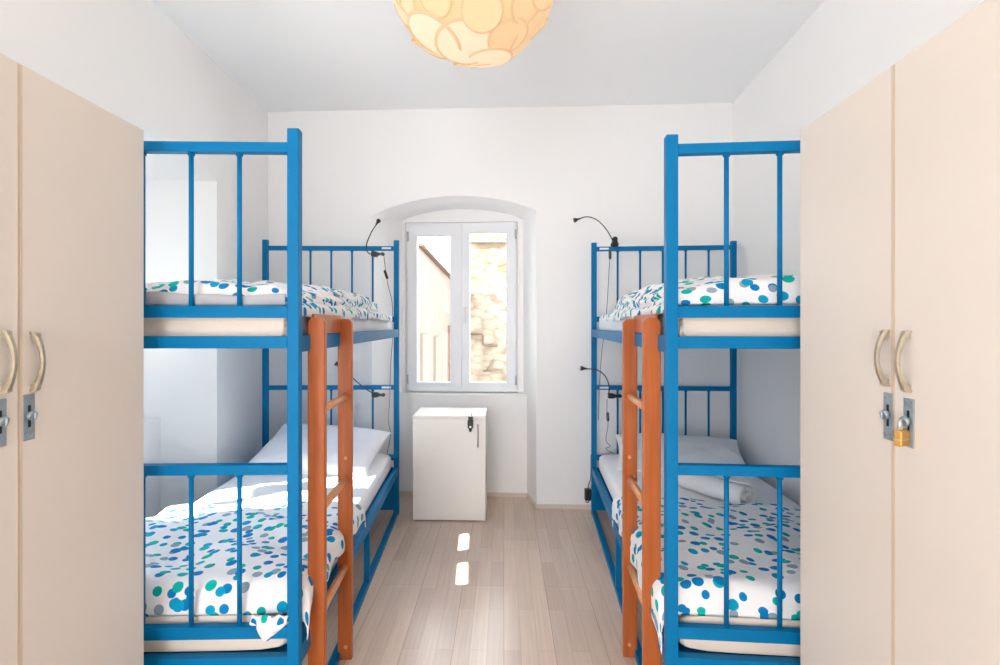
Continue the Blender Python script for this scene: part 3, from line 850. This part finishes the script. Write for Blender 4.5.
# adapter hanging by the right bed's far post
Ya = 3.49
rt = empty('power_adapter', pxp(588, 500, Ya + .05), 0); tag(rt, 'black power adapter hanging beside the far leg of the right bunk', 'power adapter')
b = MB(); b.box(-.022, .020, -.02, .02, 0, .075, .006); b.build('housing', M['black'], rt)
b = MB(); b.tube(bez([(0, 0, .072), (.006, 0, .11), (.020, .01, .15), (.024, .02, .30)]), .0028, 6); b.build('cord', M['black'], rt)
b = MB(); b.tube(bez([(-.01, 0, .002), (-.014, 0, -.012), (.0, 0, -.016), (.01, 0, .002)]), .0028, 6); b.build('plug_loop', M['black'], rt)

# ------------------------------------------------------------ pendant lamp
Yp = 1.72; Rp = .286
pc = pxp(474.5, -30, Yp)
pend = empty('pendant_lamp', (pc.x, pc.y, pc.z), 0); tag(pend, 'round pendant lamp of overlapping glowing discs hanging from the ceiling', 'pendant lamp')
b = MB()
bmesh.ops.create_icosphere(b.bm, subdivisions=3, radius=Rp * .90)
for f in b.bm.faces: f.material_index = 0; f.smooth = True
b.build('inner_globe', M['shade_a'], pend)
b = MB(); N = 64; rnd = random.Random(11)
for i in range(N):
    z = 1 - 2 * (i + .5) / N; a = i * 2.39996 + rnd.uniform(-.2, .2); rr = math.sqrt(1 - z * z)
    nn = Vector((rr * math.cos(a), rr * math.sin(a), z)).normalized()
    nn = (nn + Vector([rnd.uniform(-.08, .08) for _ in range(3)])).normalized()
    rad = rnd.uniform(.055, .105); lift = Rp * rnd.uniform(.955, 1.0)
    q = nn.to_track_quat('Z', 'Y').to_matrix(); tl_ = Matrix.Rotation(rnd.uniform(-.12, .12), 3, 'X') @ Matrix.Rotation(rnd.uniform(-.12, .12), 3, 'Y')
    mi = rnd.choice((0, 1, 1, 3)) if z > -.93 else 3
    SEG = 32; rings = []
    for (r_, dz) in ((0, 0), (.5, 0), (.88, 0), (.9, .0006), (1.0, .0006), (1.0, -.0015)):
        if r_ == 0: rings.append([b.bm.verts.new(nn * lift + q @ tl_ @ Vector((0, 0, 0)))]); continue
        rr_ = rad * r_; ring = []
        for k in range(SEG):
            an = 2 * PI * k / SEG; p = Vector((rr_ * math.cos(an), rr_ * math.sin(an), dz - (rr_ ** 2) / (2 * Rp) * .9))
            ring.append(b.bm.verts.new(nn * lift + q @ tl_ @ p))
        rings.append(ring)
    for k in range(SEG):
        f = b.bm.faces.new((rings[0][0], rings[1][k], rings[1][(k + 1) % SEG])); f.material_index = mi; f.smooth = True
    for j in range(1, len(rings) - 1):
        for k in range(SEG):
            f = b.bm.faces.new((rings[j][k], rings[j + 1][k], rings[j + 1][(k + 1) % SEG], rings[j][(k + 1) % SEG])); f.smooth = True
            f.material_index = 2 if j >= 3 else mi
b.build('lamp_shade', [M['shade_a'], M['shade_b'], M['shade_c'], M['shade_d']], pend, fix=False)
b = MB(); b.tube([(0, 0, Rp * .9), (0, 0, HCEIL - pc.z - .03)], .004, 8); b.build('cord', M['white'], pend)
b = MB(); b.tube([(0, 0, HCEIL - pc.z - .05), (0, 0, HCEIL - pc.z - .01), (0, 0, HCEIL - pc.z)], [.02, .05, .052], 20); b.build('ceiling_rose', M['white'], pend)

# ------------------------------------------------------------ outside the back window
# stone house opposite
def bldg(name, label, x0, x1, y0, y1, z0, z1, m_):
    root = empty(name, ((x0 + x1) / 2, (y0 + y1) / 2, z0), 0); tag(root, label, 'building')
    return root
Ys = 8.2
rs = empty('building', (1.2, Ys, -3), 0); tag(rs, 'sunlit rubble stone house seen through the right window pane', 'building')
b = MB(); b.box(-1.75, 2.6, 0, 3, 0, 3 + PZ(224, Ys)); b.build('stone_wall', M['stone'], rs)
b = MB(); b.box(-1.77, 2.62, -.05, .02, 3 + PZ(242.5, Ys), 3 + PZ(240.5, Ys)); b.build('ledge', M['stucco'], rs)
def o3(px, py, d=0): return Vector((PX(px, Ys) - 1.2, -.02 + d, PZ(py, Ys) + 3))
b = MB(); p = o3(493.3, 297.5); b.tube([p + Vector((0, .05, 0)), p + Vector((0, -.06, 0))], .052, 18); b.build('vent', M['tile'], rs)
b = MB(); b.tube([o3(471, 334), o3(482, 334), o3(483, 336), o3(483, 345), o3(486, 345.5), o3(498, 345.5)], .016, 8); b.build('pipe', M['tile'], rs)
b = MB(); b.tube([o3(487, 370), o3(491, 366), o3(494, 360)], .02, 8); b.tube([o3(483, 371), o3(503, 371)], .014, 8); b.build('bracket', M['shutter'], rs)
# plastered house on the left, gable wall running away with a falling roof line
Y2 = 6.4; Y3 = 8.1
xl0, xl1 = PX(400, Y2) - .5, PX(450.5, Y3)
r2 = empty('building', (xl0, Y2, -3), 0); tag(r2, 'pale plastered house with a falling tiled roof seen through the left window pane', 'building')
b = MB()
A = Vector((PX(418, Y2), Y2)); B = Vector((PX(451.5, Y3), Y3))
zA, zB = PZ(246, Y2), PZ(281, Y3)
off = Vector((-1.6, 0))
def q3(v, z): return Vector((v.x - xl0, v.y - Y2, z + 3))
b.prism([(0, 0), (1, 0), (1, 1), (0, 1)], lambda p: q3(A.lerp(B, p[0]), -3 + (p[1]) * ((zA if p[0] == 0 else zB) + 3)),
        lambda p: q3(A.lerp(B, p[0]) + off, -3 + p[1] * ((zA if p[0] == 0 else zB) + 3)))
b.build('plaster_wall', M['stucco'], r2)
b = MB()
for k in range(1):
    dA = Vector((.06, 0));
    b.prism([(0, 0), (1, 0), (1, 1), (0, 1)], lambda p: q3(A.lerp(B, p[0]) + dA, (zA if p[0] == 0 else zB) + p[1] * .03),
            lambda p: q3(A.lerp(B, p[0]) + off, (zA if p[0] == 0 else zB) + p[1] * .06 + .1))
b.build('roof', M['tile'], r2)
def on(px_t, pz, dx=.0):  # t along A..B
    v = A.lerp(B, px_t); return q3(v + Vector((dx, 0)), pz)
for (t0, t1, z0_, z1_) in ((.05, .22, -.6, 1.15), (.40, .54, -.6, 1.1), (.86, .98, -.2, 1.25)):
    b = MB()
    b.prism([(t0, z0_), (t1, z0_), (t1, z1_), (t0, z1_)], lambda p: on(p[0], p[1], -.02), lambda p: on(p[0], p[1], .035)); b.build('shutter', M['shutter'] if t0 > .8 else M['stucco'], r2)
b = MB(); b.box(-6, 6, 4.9, 12, -3.1, -3.0); o = b.build('floor_street', M['pave']); struct(o)
# ------------------------------------------------------------ light
w = bpy.data.worlds.new('World'); bpy.context.scene.world = w; w.use_nodes = True
bg = w.node_tree.nodes['Background']; bg.inputs['Color'].default_value = (.95, .975, 1.0, 1); bg.inputs['Strength'].default_value = 9.0
sd = bpy.data.lights.new('sun', 'SUN'); sd.energy = 42; sd.angle = math.radians(.6); sd.color = (1, .95, .86)
so = bpy.data.objects.new('sun', sd); C.objects.link(so)
so.rotation_euler = Vector((1, .41, -.88)).to_track_quat('-Z', 'Y').to_euler()
pd = bpy.data.lights.new('pendant_glow', 'POINT'); pd.energy = 11; pd.color = (1, .88, .74); pd.shadow_soft_size = .05
po = bpy.data.objects.new('pendant_glow', pd); C.objects.link(po); po.parent = pend; po.location = (0, 0, Rp + .06)
for o in pend.children:
    pass
def portal(loc, rot, sx, sy):
    d = bpy.data.lights.new('daylight_portal', 'AREA'); d.shape = 'RECTANGLE'; d.size = sx; d.size_y = sy
    d.cycles.is_portal = True
    o = bpy.data.objects.new('daylight_portal', d); C.objects.link(o); o.location = loc; o.rotation_euler = rot
portal(((DX0 + DX1) / 2, YREAR - .21, DZ / 2), (PI / 2, 0, 0), DX1 - DX0, DZ)
q = PB((wb0 + wb1) / 2, (Zs + Zt) / 2, DW + .15); portal(q, (-PI / 2, 0, math.atan2(t.y, t.x)), wb1 - wb0, Zt - Zs)
q = PL(YL(2.15), (Zs + 2.03) / 2, DL + .15); portal(q, (PI / 2, 0, -PI / 2), .84, 2.03 - Zs)
cam = bpy.data.cameras.new('camera'); cam.sensor_fit = 'HORIZONTAL'; cam.sensor_width = 36; cam.lens = F / 1000 * 36
cam.shift_x = (500 - CX) / 1000; cam.shift_y = -(332.5 - HY) / 1000; cam.clip_start = .02
co = bpy.data.objects.new('camera', cam); C.objects.link(co); co.location = (0, 0, HC); co.rotation_euler = (PI / 2, 0, 0)
sc = bpy.context.scene; sc.camera = co
sc.view_settings.view_transform = 'Standard'; sc.view_settings.look = 'None'; sc.view_settings.gamma = 1
sc.view_settings.use_curve_mapping = False; sc.view_settings.exposure = 0.07
sc.cycles.max_bounces = 12; sc.cycles.diffuse_bounces = 8
